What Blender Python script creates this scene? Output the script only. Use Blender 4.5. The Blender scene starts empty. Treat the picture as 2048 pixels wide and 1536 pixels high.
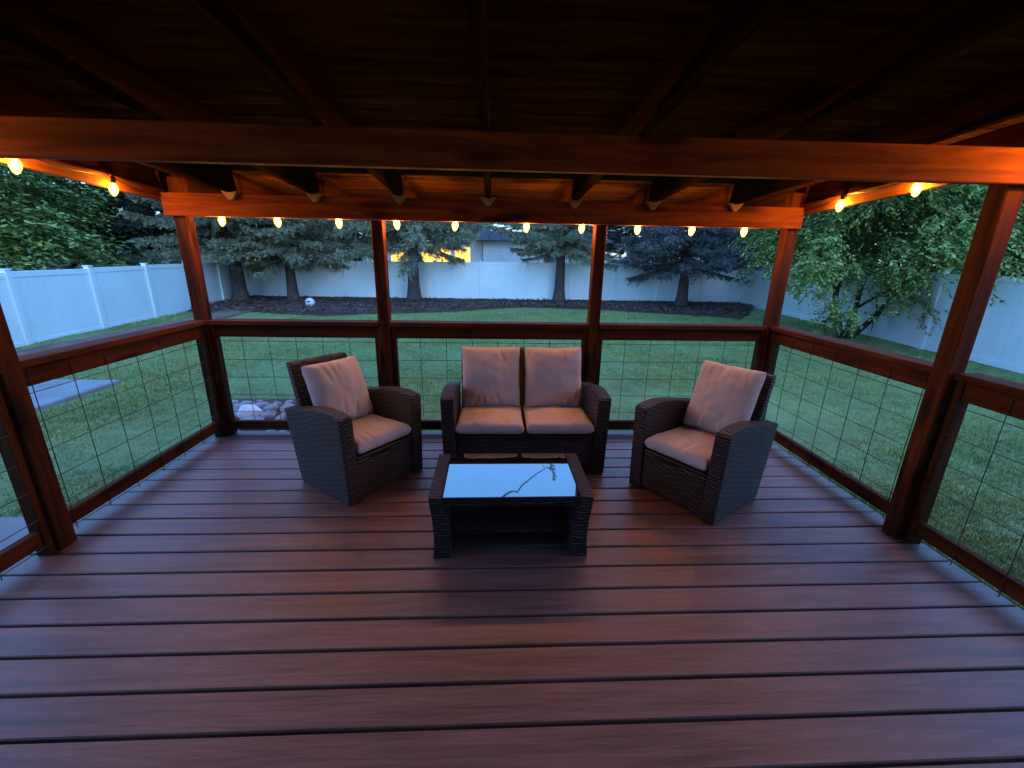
import bpy, bmesh, math, random
import numpy as np
from mathutils import Vector, Matrix, noise as mnoise

random.seed(7)
RNG = np.random.default_rng(11)
D = bpy.data
SC = bpy.context.scene
COL = SC.collection
R = math.radians
GZ = -0.30                      # lawn level; deck top is z = 0

# ------------------------------------------------------------------ helpers
def tag(o, label=None, cat=None, group=None, kind=None):
    if label: o['label'] = label
    if cat: o['category'] = cat
    if group: o['group'] = group
    if kind: o['kind'] = kind
    return o

def empty(name, loc=(0, 0, 0), rz=0.0, parent=None):
    o = D.objects.new(name, None)
    COL.objects.link(o)
    o.location = loc
    o.rotation_euler = (0, 0, rz)
    o.empty_display_size = 0.1
    if parent: o.parent = parent
    return o

def link(name, me, mat=None, parent=None):
    o = D.objects.new(name, me)
    COL.objects.link(o)
    if mat is not None:
        me.materials.clear(); me.materials.append(mat)
    if parent: o.parent = parent
    return o

def smooth(me, on=True):
    me.polygons.foreach_set('use_smooth', np.full(len(me.polygons), on, dtype=bool))

class MB:
    """collects shapes into one mesh"""
    def __init__(self):
        self.bm = bmesh.new()
    def box(self, a, b, bev=0.003, mat=None):
        """axis box from corner a to corner b, softened edges; mat = optional Matrix"""
        a = Vector(a); b = Vector(b)
        c = (a + b) / 2; s = b - a
        r = bmesh.ops.create_cube(self.bm, size=1.0)
        vs = r['verts']
        for v in vs:
            v.co = Vector((v.co.x * s.x, v.co.y * s.y, v.co.z * s.z)) + c
        if bev > 0:
            es = list({e for v in vs for e in v.link_edges})
            rr = bmesh.ops.bevel(self.bm, geom=es, offset=min(bev, 0.45 * min(abs(s.x), abs(s.y), abs(s.z))), segments=1, affect='EDGES', profile=0.5)
            vs = list({v for f in rr['faces'] for v in f.verts})
        if mat is not None:
            for v in vs: v.co = mat @ v.co
        return vs
    def prism(self, prof, axis, lo, hi, bev=0.0):
        """extrude 2-D profile [(u,v)] along axis ('x': u=y,v=z ; 'y': u=x,v=z)"""
        def P(u, v, t):
            return (t, u, v) if axis == 'x' else (u, t, v)
        A = [self.bm.verts.new(P(u, v, lo)) for u, v in prof]
        B = [self.bm.verts.new(P(u, v, hi)) for u, v in prof]
        n = len(prof)
        fs = [self.bm.faces.new(A), self.bm.faces.new(B[::-1])]
        for i in range(n):
            j = (i + 1) % n
            fs.append(self.bm.faces.new((A[j], A[i], B[i], B[j])))
        bmesh.ops.recalc_face_normals(self.bm, faces=fs)
        if bev > 0:
            es = list({e for f in fs[:2] for e in f.edges})
            bmesh.ops.bevel(self.bm, geom=es, offset=bev, segments=2, affect='EDGES', profile=0.5)
    def tube(self, pts, r, n=6, cap=True):
        pts = [Vector(p) for p in pts]
        rr = r if isinstance(r, (list, tuple)) else [r] * len(pts)
        rings = []
        up0 = None
        for i, p in enumerate(pts):
            t = (pts[min(i + 1, len(pts) - 1)] - pts[max(i - 1, 0)])
            if t.length < 1e-9: t = Vector((0, 0, 1))
            t.normalize()
            ref = Vector((0, 0, 1)) if abs(t.z) < 0.9 else Vector((1, 0, 0))
            if up0 is not None:
                ref = up0
            x = t.cross(ref)
            if x.length < 1e-5: x = t.cross(Vector((0, 1, 0)))
            x.normalize(); y = x.cross(t); y.normalize(); up0 = y
            rings.append([self.bm.verts.new(p + x * (math.cos(2 * math.pi * k / n) * rr[i]) + y * (math.sin(2 * math.pi * k / n) * rr[i])) for k in range(n)])
        for i in range(len(rings) - 1):
            for k in range(n):
                self.bm.faces.new((rings[i][k], rings[i][(k + 1) % n], rings[i + 1][(k + 1) % n], rings[i + 1][k]))
        if cap:
            self.bm.faces.new(rings[0][::-1]); self.bm.faces.new(rings[-1])
    def lathe(self, prof, c=(0, 0, 0), n=16):
        c = Vector(c); rings = []
        for r, z in prof:
            rings.append([self.bm.verts.new(c + Vector((math.cos(2 * math.pi * k / n) * r, math.sin(2 * math.pi * k / n) * r, z))) for k in range(n)])
        for i in range(len(rings) - 1):
            for k in range(n):
                self.bm.faces.new((rings[i][k], rings[i][(k + 1) % n], rings[i + 1][(k + 1) % n], rings[i + 1][k]))
        self.bm.faces.new(rings[0][::-1]); self.bm.faces.new(rings[-1])
    def mesh(self, name='mesh', sm=False):
        me = D.meshes.new(name)
        bmesh.ops.recalc_face_normals(self.bm, faces=self.bm.faces[:])
        self.bm.to_mesh(me); self.bm.free()
        if sm: smooth(me)
        return me
    def build(self, name, mat, parent=None, sm=False):
        return link(name, self.mesh(name, sm), mat, parent)

def np_mesh(name, V, F, sm=False):
    """V (n,3), F (m,3|4) int"""
    V = np.asarray(V, np.float32); F = np.asarray(F, np.int32)
    me = D.meshes.new(name)
    me.vertices.add(len(V)); me.vertices.foreach_set('co', V.ravel())
    k = F.shape[1]
    me.loops.add(F.size); me.loops.foreach_set('vertex_index', F.ravel())
    me.polygons.add(len(F))
    me.polygons.foreach_set('loop_start', np.arange(0, F.size, k, dtype=np.int32))
    me.polygons.foreach_set('loop_total', np.full(len(F), k, np.int32))
    me.update(calc_edges=True)
    if sm: smooth(me)
    return me

# ------------------------------------------------------------------ materials
def mat(name):
    m = D.materials.new(name); m.use_nodes = True
    nt = m.node_tree
    b = nt.nodes['Principled BSDF']
    return m, nt, b

def N(nt, t, **kw):
    n = nt.nodes.new(t)
    for k, v in kw.items():
        if k in n.inputs: n.inputs[k].default_value = v
        else: setattr(n, k, v)
    return n

def ramp(nt, src, stops):
    r = nt.nodes.new('ShaderNodeValToRGB')
    e = r.color_ramp.elements
    while len(e) > 1: e.remove(e[-1])
    e[0].position = stops[0][0]; e[0].color = (*stops[0][1], 1)
    for p, c in stops[1:]:
        x = e.new(p); x.color = (*c, 1)
    nt.links.new(src, r.inputs['Fac'])
    return r.outputs['Color']

def coords(nt, scale=(1, 1, 1), kind='Object'):
    tc = nt.nodes.new('ShaderNodeTexCoord')
    mp = nt.nodes.new('ShaderNodeMapping')
    mp.inputs['Scale'].default_value = scale
    nt.links.new(tc.outputs[kind], mp.inputs['Vector'])
    return mp.outputs['Vector']

def noise(nt, vec, scale, detail=4, rough=0.55, dist=0.0):
    n = nt.nodes.new('ShaderNodeTexNoise')
    n.inputs['Scale'].default_value = scale; n.inputs['Detail'].default_value = detail
    n.inputs['Roughness'].default_value = rough; n.inputs['Distortion'].default_value = dist
    nt.links.new(vec, n.inputs['Vector'])
    return n.outputs['Fac']

def mix(nt, a, b, fac, mode='MIX'):
    m = nt.nodes.new('ShaderNodeMix'); m.data_type = 'RGBA'; m.blend_type = mode
    for s, i in ((a, 6), (b, 7), (fac, 0)):
        if isinstance(s, (int, float)): m.inputs[i].default_value = s
        elif isinstance(s, tuple): m.inputs[i].default_value = (*s, 1)
        else: nt.links.new(s, m.inputs[i])
    return m.outputs[2]

def bump(nt, h, strength, dist, b, prev=None):
    n = nt.nodes.new('ShaderNodeBump')
    n.inputs['Strength'].default_value = strength; n.inputs['Distance'].default_value = dist
    nt.links.new(h, n.inputs['Height'])
    if prev is not None: nt.links.new(prev, n.inputs['Normal'])
    if b is not None: nt.links.new(n.outputs['Normal'], b.inputs['Normal'])
    return n.outputs['Normal']

def math_(nt, op, a, b=None):
    n = nt.nodes.new('ShaderNodeMath'); n.operation = op
    for i, s in enumerate((a, b)):
        if s is None: continue
        if isinstance(s, (int, float)): n.inputs[i].default_value = s
        else: nt.links.new(s, n.inputs[i])
    return n.outputs[0]

def wood(name, light, dark, axis='x', rough=0.6, knots=True, spec=0.10, bumpy=0.25, tint=0.35):
    m, nt, b = mat(name)
    s = {'x': (0.7, 9, 9), 'y': (9, 0.7, 9), 'z': (9, 9, 0.7)}[axis]
    v = coords(nt, s)
    isl = nt.nodes.new('ShaderNodeNewGeometry').outputs['Random Per Island']
    off = nt.nodes.new('ShaderNodeVectorMath'); off.operation = 'ADD'
    cmb = nt.nodes.new('ShaderNodeCombineXYZ')
    k = math_(nt, 'MULTIPLY', isl, 37.0)
    for i in range(3): nt.links.new(k, cmb.inputs[i])
    nt.links.new(v, off.inputs[0]); nt.links.new(cmb.outputs[0], off.inputs[1])
    v = off.outputs[0]
    g1 = noise(nt, v, 2.2, 6, 0.62, 0.6)
    g2 = noise(nt, v, 9.0, 3, 0.6, 0.2)
    c = ramp(nt, g1, [(0.34, tuple(q * .75 for q in dark)), (0.5, tuple((p + q) * .5 for p, q in zip(dark, light))), (0.66, tuple(q * 1.15 for q in light))])
    c = mix(nt, c, dark, ramp(nt, g2, [(0.55, (0, 0, 0)), (0.75, (0.55,) * 3)]))
    if knots:
        s2 = {'x': (2.2, 9, 9), 'y': (9, 2.2, 9), 'z': (9, 9, 2.2)}[axis]
        mp = nt.nodes.new('ShaderNodeMapping'); mp.inputs['Scale'].default_value = tuple(q / w for q, w in zip(s2, s))
        nt.links.new(v, mp.inputs['Vector'])
        vo = nt.nodes.new('ShaderNodeTexVoronoi'); vo.inputs['Scale'].default_value = 0.9
        nt.links.new(mp.outputs[0], vo.inputs['Vector'])
        kn = ramp(nt, vo.outputs['Distance'], [(0.10, (0.95,) * 3), (0.19, (0.7,) * 3), (0.30, (0, 0, 0))])
        c = mix(nt, c, tuple(q * 0.35 for q in dark), kn)
    t = ramp(nt, isl, [(0, (1 - tint,) * 3), (1, (1 + tint * 0.3,) * 3)])
    c = mix(nt, c, t, 1.0, 'MULTIPLY')
    nt.links.new(c, b.inputs['Base Color'])
    rr = math_(nt, 'MULTIPLY_ADD', g1, 0.25)
    nt.nodes[-1].inputs[2].default_value = rough - 0.12
    nt.links.new(rr, b.inputs['Roughness'])
    b.inputs['Specular IOR Level'].default_value = spec
    bump(nt, g2, bumpy, 0.004, b)
    return m

M = {}
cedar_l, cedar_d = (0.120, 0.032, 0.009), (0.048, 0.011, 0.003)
for ax in 'xyz':
    M['cedar_' + ax] = wood('stained_cedar_' + ax, cedar_l, cedar_d, ax, 0.68)
M['beam_x'] = wood('bulb_lit_cedar_beam', (0.36, 0.088, 0.014), (0.20, 0.042, 0.006), 'x', 0.68)  # same stain as posts and rails, lightened to paint in the bulbs' light
M['beam_y'] = wood('bulb_lit_cedar_side_beam', (0.36, 0.105, 0.017), (0.20, 0.050, 0.007), 'y', 0.68)  # side beams lightened likewise, bulb light put into the colour
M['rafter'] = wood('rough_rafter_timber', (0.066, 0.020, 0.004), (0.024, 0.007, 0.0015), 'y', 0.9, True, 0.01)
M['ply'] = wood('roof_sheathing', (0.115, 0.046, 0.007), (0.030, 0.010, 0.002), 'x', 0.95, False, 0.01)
M['deck'] = wood('deck_board_stain', (0.235, 0.122, 0.112), (0.165, 0.083, 0.076), 'x', 0.44, False, 0.6, 0.35, 0.09)
M['bracket'] = wood('raw_cut_timber', (0.5, 0.34, 0.16), (0.3, 0.18, 0.07), 'x', 0.8, False, 0.2)

def plain(name, col, rough=0.5, spec=0.5, metal=0.0, var=0.12, sc=6.0, bp=0.0):
    m, nt, b = mat(name)
    v = coords(nt)
    n = noise(nt, v, sc, 5)
    c = ramp(nt, n, [(0.3, tuple(q * (1 - var) for q in col)), (0.7, tuple(min(1, q * (1 + var)) for q in col))])
    nt.links.new(c, b.inputs['Base Color'])
    b.inputs['Roughness'].default_value = rough
    b.inputs['Specular IOR Level'].default_value = spec
    b.inputs['Metallic'].default_value = metal
    if bp: bump(nt, noise(nt, v, sc * 6, 4), bp, 0.01, b)
    return m

M['vinyl'] = plain('white_vinyl', (0.70, 0.78, 0.80), 0.42, 0.45, 0, 0.05, 1.3, 0.03)
M['wire'] = plain('dark_wire', (0.035, 0.04, 0.035), 0.5, 0.5, 0.3)
M['black'] = plain('black_plastic', (0.012, 0.012, 0.013), 0.45)
M['concrete'] = plain('concrete', (0.22, 0.225, 0.235), 0.9, 0.2, 0, 0.18, 3.0, 0.3)
M['house_siding'] = plain('pale_siding', (0.76, 0.73, 0.73), 0.8, 0.2, 0, 0.05, 2.0)
M['shingle'] = plain('dark_shingles', (0.045, 0.045, 0.055), 0.9, 0.2, 0, 0.35, 9.0, 0.5)
M['trim'] = plain('white_trim', (0.72, 0.72, 0.72), 0.6, 0.3, 0, 0.04)
M['ball'] = plain('ball_skin', (0.68, 0.68, 0.72), 0.4, 0.5, 0, 0.05)
M['ball_mark'] = plain('ball_seam', (0.06, 0.07, 0.12), 0.5)
M['paint_blue'] = plain('car_paint', (0.42, 0.50, 0.62), 0.3, 0.6, 0, 0.03)
M['dark_glass'] = plain('dark_glass', (0.02, 0.025, 0.03), 0.08, 0.6)
M['rubber'] = plain('tyre_rubber', (0.02, 0.02, 0.02), 0.8, 0.2)
M['pole'] = plain('weathered_pole', (0.16, 0.12, 0.09), 0.9, 0.2, 0, 0.3)

def emit(name, col, s):
    m, nt, b = mat(name)
    b.inputs['Base Color'].default_value = (*[min(1, c) for c in col], 1)
    b.inputs['Emission Color'].default_value = (*col, 1)
    b.inputs['Emission Strength'].default_value = s
    return m
BULB = 160.0
M['filament'] = emit('glowing_filament', (1.0, 0.43, 0.07), BULB)
M['glow_pane'] = emit('glowing_pane', (1.0, 0.52, 0.08), 0.15)  # for real lit panes and the added glow of a lamp-lit wall
M['porch'] = emit('porch_lamp_glow', (1.0, 0.62, 0.2), 6.0)

def glow_glass():
    m, nt, b = mat('amber_bulb_glass')
    out = nt.nodes['Material Output']
    tr = N(nt, 'ShaderNodeBsdfTransparent', Color=(1.0, 0.86, 0.6, 1))
    em = N(nt, 'ShaderNodeEmission', Color=(1.0, 0.50, 0.07, 1), Strength=1.0)
    gl = N(nt, 'ShaderNodeBsdfGlossy', Color=(1, 1, 1, 1), Roughness=0.05)
    m1 = N(nt, 'ShaderNodeMixShader', Fac=0.35); m2 = N(nt, 'ShaderNodeMixShader', Fac=0.05)
    nt.links.new(tr.outputs[0], m1.inputs[1]); nt.links.new(em.outputs[0], m1.inputs[2])
    nt.links.new(m1.outputs[0], m2.inputs[1]); nt.links.new(gl.outputs[0], m2.inputs[2])
    nt.links.new(m2.outputs[0], out.inputs['Surface'])
    return m
M['bulb_glass'] = glow_glass()

def glass_top():
    m, nt, b = mat('dark_tempered_glass')
    b.inputs['Base Color'].default_value = (0.006, 0.007, 0.008, 1)
    b.inputs['Roughness'].default_value = 0.015
    b.inputs['IOR'].default_value = 2.6
    return m
M['glass_top'] = glass_top()

def wicker():
    m, nt, b = mat('dark_brown_wicker')
    tc = nt.nodes.new('ShaderNodeTexCoord')
    sx = nt.nodes.new('ShaderNodeSeparateXYZ'); nt.links.new(tc.outputs['Object'], sx.inputs[0])
    sn = nt.nodes.new('ShaderNodeSeparateXYZ'); nt.links.new(tc.outputs['Normal'], sn.inputs[0])
    nz = math_(nt, 'ABSOLUTE', sn.outputs[2]); ny = math_(nt, 'ABSOLUTE', sn.outputs[1])
    top = math_(nt, 'GREATER_THAN', nz, 0.7)
    fr = math_(nt, 'GREATER_THAN', ny, 0.7)
    def sel(f, a, c):   # f ? a : c
        n = nt.nodes.new('ShaderNodeMix'); n.data_type = 'FLOAT'
        nt.links.new(f, n.inputs[0]); nt.links.new(c, n.inputs[2]); nt.links.new(a, n.inputs[3])
        return n.outputs[0]
    X, Y, Z = sx.outputs[0], sx.outputs[1], sx.outputs[2]
    row = sel(top, Y, Z)
    col = sel(top, X, sel(fr, X, Y))
    wob = noise(nt, coords(nt), 5.0, 2)
    row = math_(nt, 'ADD', row, math_(nt, 'MULTIPLY', wob, 0.045))
    rh, cw = 0.0165, 0.050
    rk = math_(nt, 'DIVIDE', row, rh); ck = math_(nt, 'DIVIDE', col, cw)
    par = math_(nt, 'MODULO', math_(nt, 'ADD', math_(nt, 'FLOOR', rk), 1000.0), 2.0)
    strand = math_(nt, 'SINE', math_(nt, 'MULTIPLY', math_(nt, 'FRACT', rk), math.pi))
    ph = math_(nt, 'ADD', math_(nt, 'MULTIPLY', ck, math.pi), math_(nt, 'MULTIPLY', par, math.pi))
    over = math_(nt, 'MULTIPLY_ADD', math_(nt, 'SINE', ph), 0.5); nt.nodes[-1].inputs[2].default_value = 0.5
    nt.nodes[-1].inputs[2].default_value = 0.5
    h = math_(nt, 'MULTIPLY', math_(nt, 'POWER', strand, 0.6), math_(nt, 'MULTIPLY_ADD', over, 0.50001))
    for n in nt.nodes:
        if n.type == 'MATH' and n.operation == 'MULTIPLY_ADD' and abs(n.inputs[1].default_value - 0.50001) < 2e-6: n.inputs[2].default_value = 0.50001
        if n.type == 'MATH' and n.operation == 'MULTIPLY_ADD' and abs(n.inputs[1].default_value - 0.5) < 5e-7: n.inputs[2].default_value = 0.5
    big = noise(nt, coords(nt), 3.0, 3)
    c1 = ramp(nt, h, [(0.05, (0.006, 0.005, 0.006)), (0.45, (0.036, 0.030, 0.034)), (1.0, (0.090, 0.074, 0.082))])  # shade in the weave gaps is painted into the colour
    c = mix(nt, c1, (0.6, 0.55, 0.5), ramp(nt, big, [(0.35, (0.0,) * 3), (0.8, (0.55,) * 3)]), 'MULTIPLY')
    nt.links.new(c, b.inputs['Base Color'])
    b.inputs['Roughness'].default_value = 0.5
    b.inputs['Specular IOR Level'].default_value = 0.35
    bump(nt, h, 1.0, 0.016, b)
    return m
M['wicker'] = wicker()

def fabric():
    m, nt, b = mat('beige_cushion_cloth')
    v = coords(nt)
    n1 = noise(nt, v, 4.0, 5); n2 = noise(nt, v, 400.0, 2)
    c = ramp(nt, n1, [(0.3, (0.50, 0.425, 0.455)), (0.7, (0.60, 0.515, 0.55))])
    nt.links.new(c, b.inputs['Base Color'])
    b.inputs['Roughness'].default_value = 0.9
    b.inputs['Specular IOR Level'].default_value = 0.15
    b.inputs['Sheen Weight'].default_value = 0.15
    p = bump(nt, n2, 0.12, 0.001, None)
    bump(nt, noise(nt, coords(nt, (1, 1, 1)), 14.0, 3, 0.5, 0.8), 0.22, 0.012, b, p)
    return m
M['cloth'] = fabric()

def grassmat(name, a, c2, isl=True):
    m, nt, b = mat(name)
    v = coords(nt)
    n1 = noise(nt, v, 0.9, 5, 0.6, 0.6)
    n2 = noise(nt, v, 7.0, 4, 0.6, 0.4)
    f = mix(nt, n1, n2, 0.5)
    c = ramp(nt, f, [(0.34, a), (0.64, c2)])
    nt.links.new(c, b.inputs['Base Color'])
    b.inputs['Roughness'].default_value = 0.7
    b.inputs['Specular IOR Level'].default_value = 0.25
    return m
M['lawn'] = grassmat('lawn_ground', (0.105, 0.150, 0.050), (0.20, 0.260, 0.090))
M['blade'] = grassmat('grass_blades', (0.135, 0.205, 0.070), (0.28, 0.350, 0.125))

def earth(name, a, c2, sc):
    m, nt, b = mat(name)
    v = coords(nt)
    n1 = noise(nt, v, sc, 8, 0.7); n2 = noise(nt, v, 1.2, 4)
    c = ramp(nt, n1, [(0.32, a), (0.72, c2)])
    c = mix(nt, c, (0.55, 0.5, 0.5), ramp(nt, n2, [(0.4, (0,) * 3), (0.7, (0.8,) * 3)]), 'MULTIPLY')
    nt.links.new(c, b.inputs['Base Color']); b.inputs['Roughness'].default_value = 0.95
    b.inputs['Specular IOR Level'].default_value = 0.1
    bump(nt, n1, 0.8, 0.03, b)
    return m
M['mulch'] = earth('bark_mulch', (0.065, 0.036, 0.028), (0.19, 0.115, 0.090), 14)
M['chip'] = earth('wood_chips', (0.07, 0.045, 0.035), (0.22, 0.15, 0.13), 5)
M['dirt'] = earth('bare_dirt', (0.16, 0.10, 0.085), (0.30, 0.20, 0.17), 10)
M['rock'] = plain('river_rock', (0.25, 0.24, 0.25), 0.75, 0.3, 0, 0.35, 9.0, 0.3)
M['rock_pale'] = plain('pale_rock', (0.62, 0.66, 0.70), 0.7, 0.3, 0, 0.15, 9.0, 0.3)

def bark(name, a, c2):
    m, nt, b = mat(name)
    v = coords(nt, (5, 5, 1.6))
    vo = nt.nodes.new('ShaderNodeTexVoronoi'); vo.feature = 'DISTANCE_TO_EDGE'; vo.inputs['Scale'].default_value = 2.6
    nz = noise(nt, v, 3.0, 5, 0.6)
    vv = nt.nodes.new('ShaderNodeVectorMath'); vv.operation = 'ADD'
    nt.links.new(v, vv.inputs[0]); nt.links.new(nz, vv.inputs[1]); nt.links.new(vv.outputs[0], vo.inputs['Vector'])
    c = ramp(nt, vo.outputs['Distance'], [(0.0, tuple(q * 0.35 for q in a)), (0.12, a), (0.5, c2)])
    c = mix(nt, c, a, nz)
    nt.links.new(c, b.inputs['Base Color']); b.inputs['Roughness'].default_value = 0.95
    b.inputs['Specular IOR Level'].default_value = 0.1
    bump(nt, vo.outputs['Distance'], 0.8, 0.05, b)
    return m
M['bark'] = bark('spruce_bark', (0.10, 0.075, 0.065), (0.22, 0.18, 0.17))
M['bark_dark'] = bark('dark_bark', (0.035, 0.028, 0.024), (0.08, 0.065, 0.055))

def leafmat(name, a, c2, rough=0.55, trans=0.0):
    m, nt, b = mat(name)
    isl = nt.nodes.new('ShaderNodeNewGeometry').outputs['Random Per Island']
    n1 = noise(nt, coords(nt), 1.3, 3)
    f = mix(nt, isl, n1, 0.5)
    c = ramp(nt, f, [(0.25, a), (0.75, c2)])
    nt.links.new(c, b.inputs['Base Color']); b.inputs['Roughness'].default_value = rough
    b.inputs['Specular IOR Level'].default_value = 0.35
    return m
M['needle'] = leafmat('spruce_needles', (0.125, 0.145, 0.090), (0.36, 0.38, 0.24))
M['needle_blue'] = leafmat('blue_spruce_needles', (0.075, 0.090, 0.096), (0.20, 0.225, 0.235))
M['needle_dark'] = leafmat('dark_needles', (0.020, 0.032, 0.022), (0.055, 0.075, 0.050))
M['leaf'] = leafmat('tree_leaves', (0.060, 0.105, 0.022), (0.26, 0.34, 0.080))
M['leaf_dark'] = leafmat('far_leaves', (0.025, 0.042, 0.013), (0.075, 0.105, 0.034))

# ------------------------------------------------------------------ world, sun, camera
SUN_EL, SUN_ROT = R(8.0), R(180)
w = D.worlds.new('World'); SC.world = w; w.use_nodes = True
nt = w.node_tree
bg = nt.nodes['Background']
sky = nt.nodes.new('ShaderNodeTexSky'); sky.sky_type = 'NISHITA'; sky.sun_disc = False
sky.sun_elevation = SUN_EL; sky.sun_rotation = SUN_ROT
sky.ozone_density = 6.0; sky.air_density = 1.6; sky.dust_density = 0.2
nt.links.new(mix(nt, mix(nt, sky.outputs[0], (0.58, 0.78, 1.0), 1.0, 'MULTIPLY'), (0.25, 0.54, 1.10), 0.6), bg.inputs['Color'])   # dusk blue over the sky model
bg.inputs['Strength'].default_value = 0.15
sun = D.lights.new('dusk_sun', 'SUN'); sun.energy = 0.04; sun.angle = R(20); sun.color = (0.8, 0.85, 1.0)
so = D.objects.new('dusk_sun', sun); COL.objects.link(so)
so.rotation_euler = (R(60), 0, R(20))

F_, PIT, YAW, ROL = 847.0, R(16.695), R(2.717), R(-1.021)
fw = Vector((math.sin(YAW) * math.cos(PIT), math.cos(YAW) * math.cos(PIT), -math.sin(PIT)))
rt = Vector((math.cos(YAW), -math.sin(YAW), 0)); dn = fw.cross(rt)
r2 = rt * math.cos(ROL) + dn * math.sin(ROL); d2 = -rt * math.sin(ROL) + dn * math.cos(ROL)
cam = D.cameras.new('camera'); co = D.objects.new('camera', cam); COL.objects.link(co)
cam.sensor_width = 36; cam.lens = F_ / 2048 * 36; cam.clip_start = 0.05; cam.clip_end = 600
mt = Matrix((( r2.x, -d2.x, -fw.x), (r2.y, -d2.y, -fw.y), (r2.z, -d2.z, -fw.z))).to_4x4()
mt.translation = (0, 0, 1.44)
co.matrix_world = mt
SC.camera = co
vs = SC.view_settings
vs.view_transform = 'Standard'; vs.look = 'None'; vs.exposure = 3.85; vs.gamma = 1.0
SC.render.engine = 'CYCLES'
SC.cycles.use_denoising = True
SC.cycles.max_bounces = 6; SC.cycles.diffuse_bounces = 4; SC.cycles.transparent_max_bounces = 8
SC.cycles.sample_clamp_indirect = 4.0

# ------------------------------------------------------------------ ground
def grid_mesh(name, x0, x1, y0, y1, nx, ny, zf):
    xs = np.linspace(x0, x1, nx); ys = np.linspace(y0, y1, ny)
    X, Y = np.meshgrid(xs, ys)
    Z = np.array([[zf(x, y) for x in xs] for y in ys])
    V = np.stack([X, Y, Z], -1).reshape(-1, 3)
    i = np.arange(nx * ny).reshape(ny, nx)
    F = np.stack([i[:-1, :-1], i[:-1, 1:], i[1:, 1:], i[1:, :-1]], -1).reshape(-1, 4)
    return np_mesh(name, V, F, True)

V = np.array([(-300, -300, GZ - .02), (300, -300, GZ - .02), (300, 300, GZ - .02), (-300, 300, GZ - .02)])
tag(link('ground', np_mesh('ground', V, [(0, 1, 2, 3)]), M['lawn']), kind='structure')
lawn = link('lawn', grid_mesh('lawn', -10.5, 11.5, -4, 19, 90, 90,
            lambda x, y: GZ + 0.03 * mnoise.noise(Vector((x * .5, y * .5, 0))) + 0.012 * mnoise.noise(Vector((x * 2, y * 2, 3)))), M['lawn'])
tag(lawn, kind='structure')

BED = [(-10.2, 13.3), (-8.3, 13.1), (-4.9, 12.6), (-2.1, 13.5), (1.1, 15.25), (3.4, 14.9), (6.7, 13.6), (7.7, 12.9), (8.3, 13.6), (9.7, 15.5), (10.5, 17.4)]
def bed_front(x):
    p = BED
    for i in range(len(p) - 1):
        if p[i][0] <= x <= p[i + 1][0]:
            t = (x - p[i][0]) / (p[i + 1][0] - p[i][0]); t2 = t * t * (3 - 2 * t)
            return p[i][1] + (p[i + 1][1] - p[i][1]) * (0.5 * t + 0.5 * t2)
    return 99
nx, ny = 160, 26
V = []
for j in range(ny):
    for i in range(nx):
        x = -10.2 + 20.6 * i / (nx - 1); t = j / (ny - 1)
        y0 = bed_front(x); y = y0 + (17.6 - y0) * t
        e = min(1, t * 6)
        z = GZ + 0.015 + e * (0.05 + 0.03 * t) + e * 0.035 * mnoise.noise(Vector((x * 1.4, y * 1.4, 5))) + e * 0.02 * mnoise.noise(Vector((x * 5, y * 5, 1)))
        V.append((x, y, z))
idx = np.arange(nx * ny).reshape(ny, nx)
F = np.stack([idx[:-1, :-1], idx[:-1, 1:], idx[1:, 1:], idx[1:, :-1]], -1).reshape(-1, 4)
tag(link('mulch_bed', np_mesh('mulch_bed', V, F, True), M['mulch']), kind='structure')
# chips on the bed
n = 9000
cx = RNG.uniform(-10, 10, n); cy = np.array([bed_front(x) for x in cx]); cy = cy + (17.4 - cy) * RNG.uniform(0.02, 1, n) ** 1.2
ang = RNG.uniform(0, 6.28, n); ln = RNG.uniform(.02, .07, n); wd = RNG.uniform(.008, .02, n)
dx, dy = np.cos(ang), np.sin(ang)
cz = GZ + .09 + RNG.uniform(-.01, .05, n); tz = RNG.uniform(-.03, .03, n)
P = np.stack([cx, cy, cz], -1); U = np.stack([dx, dy, tz / ln], -1) * ln[:, None]; W = np.stack([-dy, dx, RNG.uniform(-.5, .5, n)], -1) * wd[:, None]
V = np.stack([P - U - W, P + U - W, P + U + W, P - U + W], 1).reshape(-1, 3)
tag(link('mulch_chips', np_mesh('mulch_chips', V, np.arange(4 * n).reshape(-1, 4)), M['chip']), label='loose bark chips scattered over the planting bed', cat='mulch', kind='stuff')

# bare dirt strip beside the left fence
nx, ny = 12, 50
V = []
for j in range(ny):
    for i in range(nx):
        y = 4.5 + 9.2 * j / (ny - 1); t = i / (nx - 1)
        xa = -8.22 + .12 * mnoise.noise(Vector((y * .8, 0, 2))); xb = -7.3 + .3 * mnoise.noise(Vector((y * .6, 4, 2)))
        x = xa + (xb - xa) * t
        V.append((x, y, GZ + .035 + .014 * mnoise.noise(Vector((x * 3, y * 3, 9)))))
idx = np.arange(nx * ny).reshape(ny, nx)
F = np.stack([idx[:-1, :-1], idx[:-1, 1:], idx[1:, 1:], idx[1:, :-1]], -1).reshape(-1, 4)
tag(link('dirt_path', np_mesh('dirt_path', V, F, True), M['dirt']), kind='structure')

mb = MB(); mb.box((-9.0, -4, GZ - .12), (-5.08, 5.78, GZ + .045), 0.012)
tag(mb.build('concrete_slab', M['concrete']), kind='structure')
mb = MB(); mb.box((-5.0, -4, GZ - .12), (-2.75, 2.55, GZ + .055), 0.012)
tag(mb.build('patio', M['concrete']), kind='structure')

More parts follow.
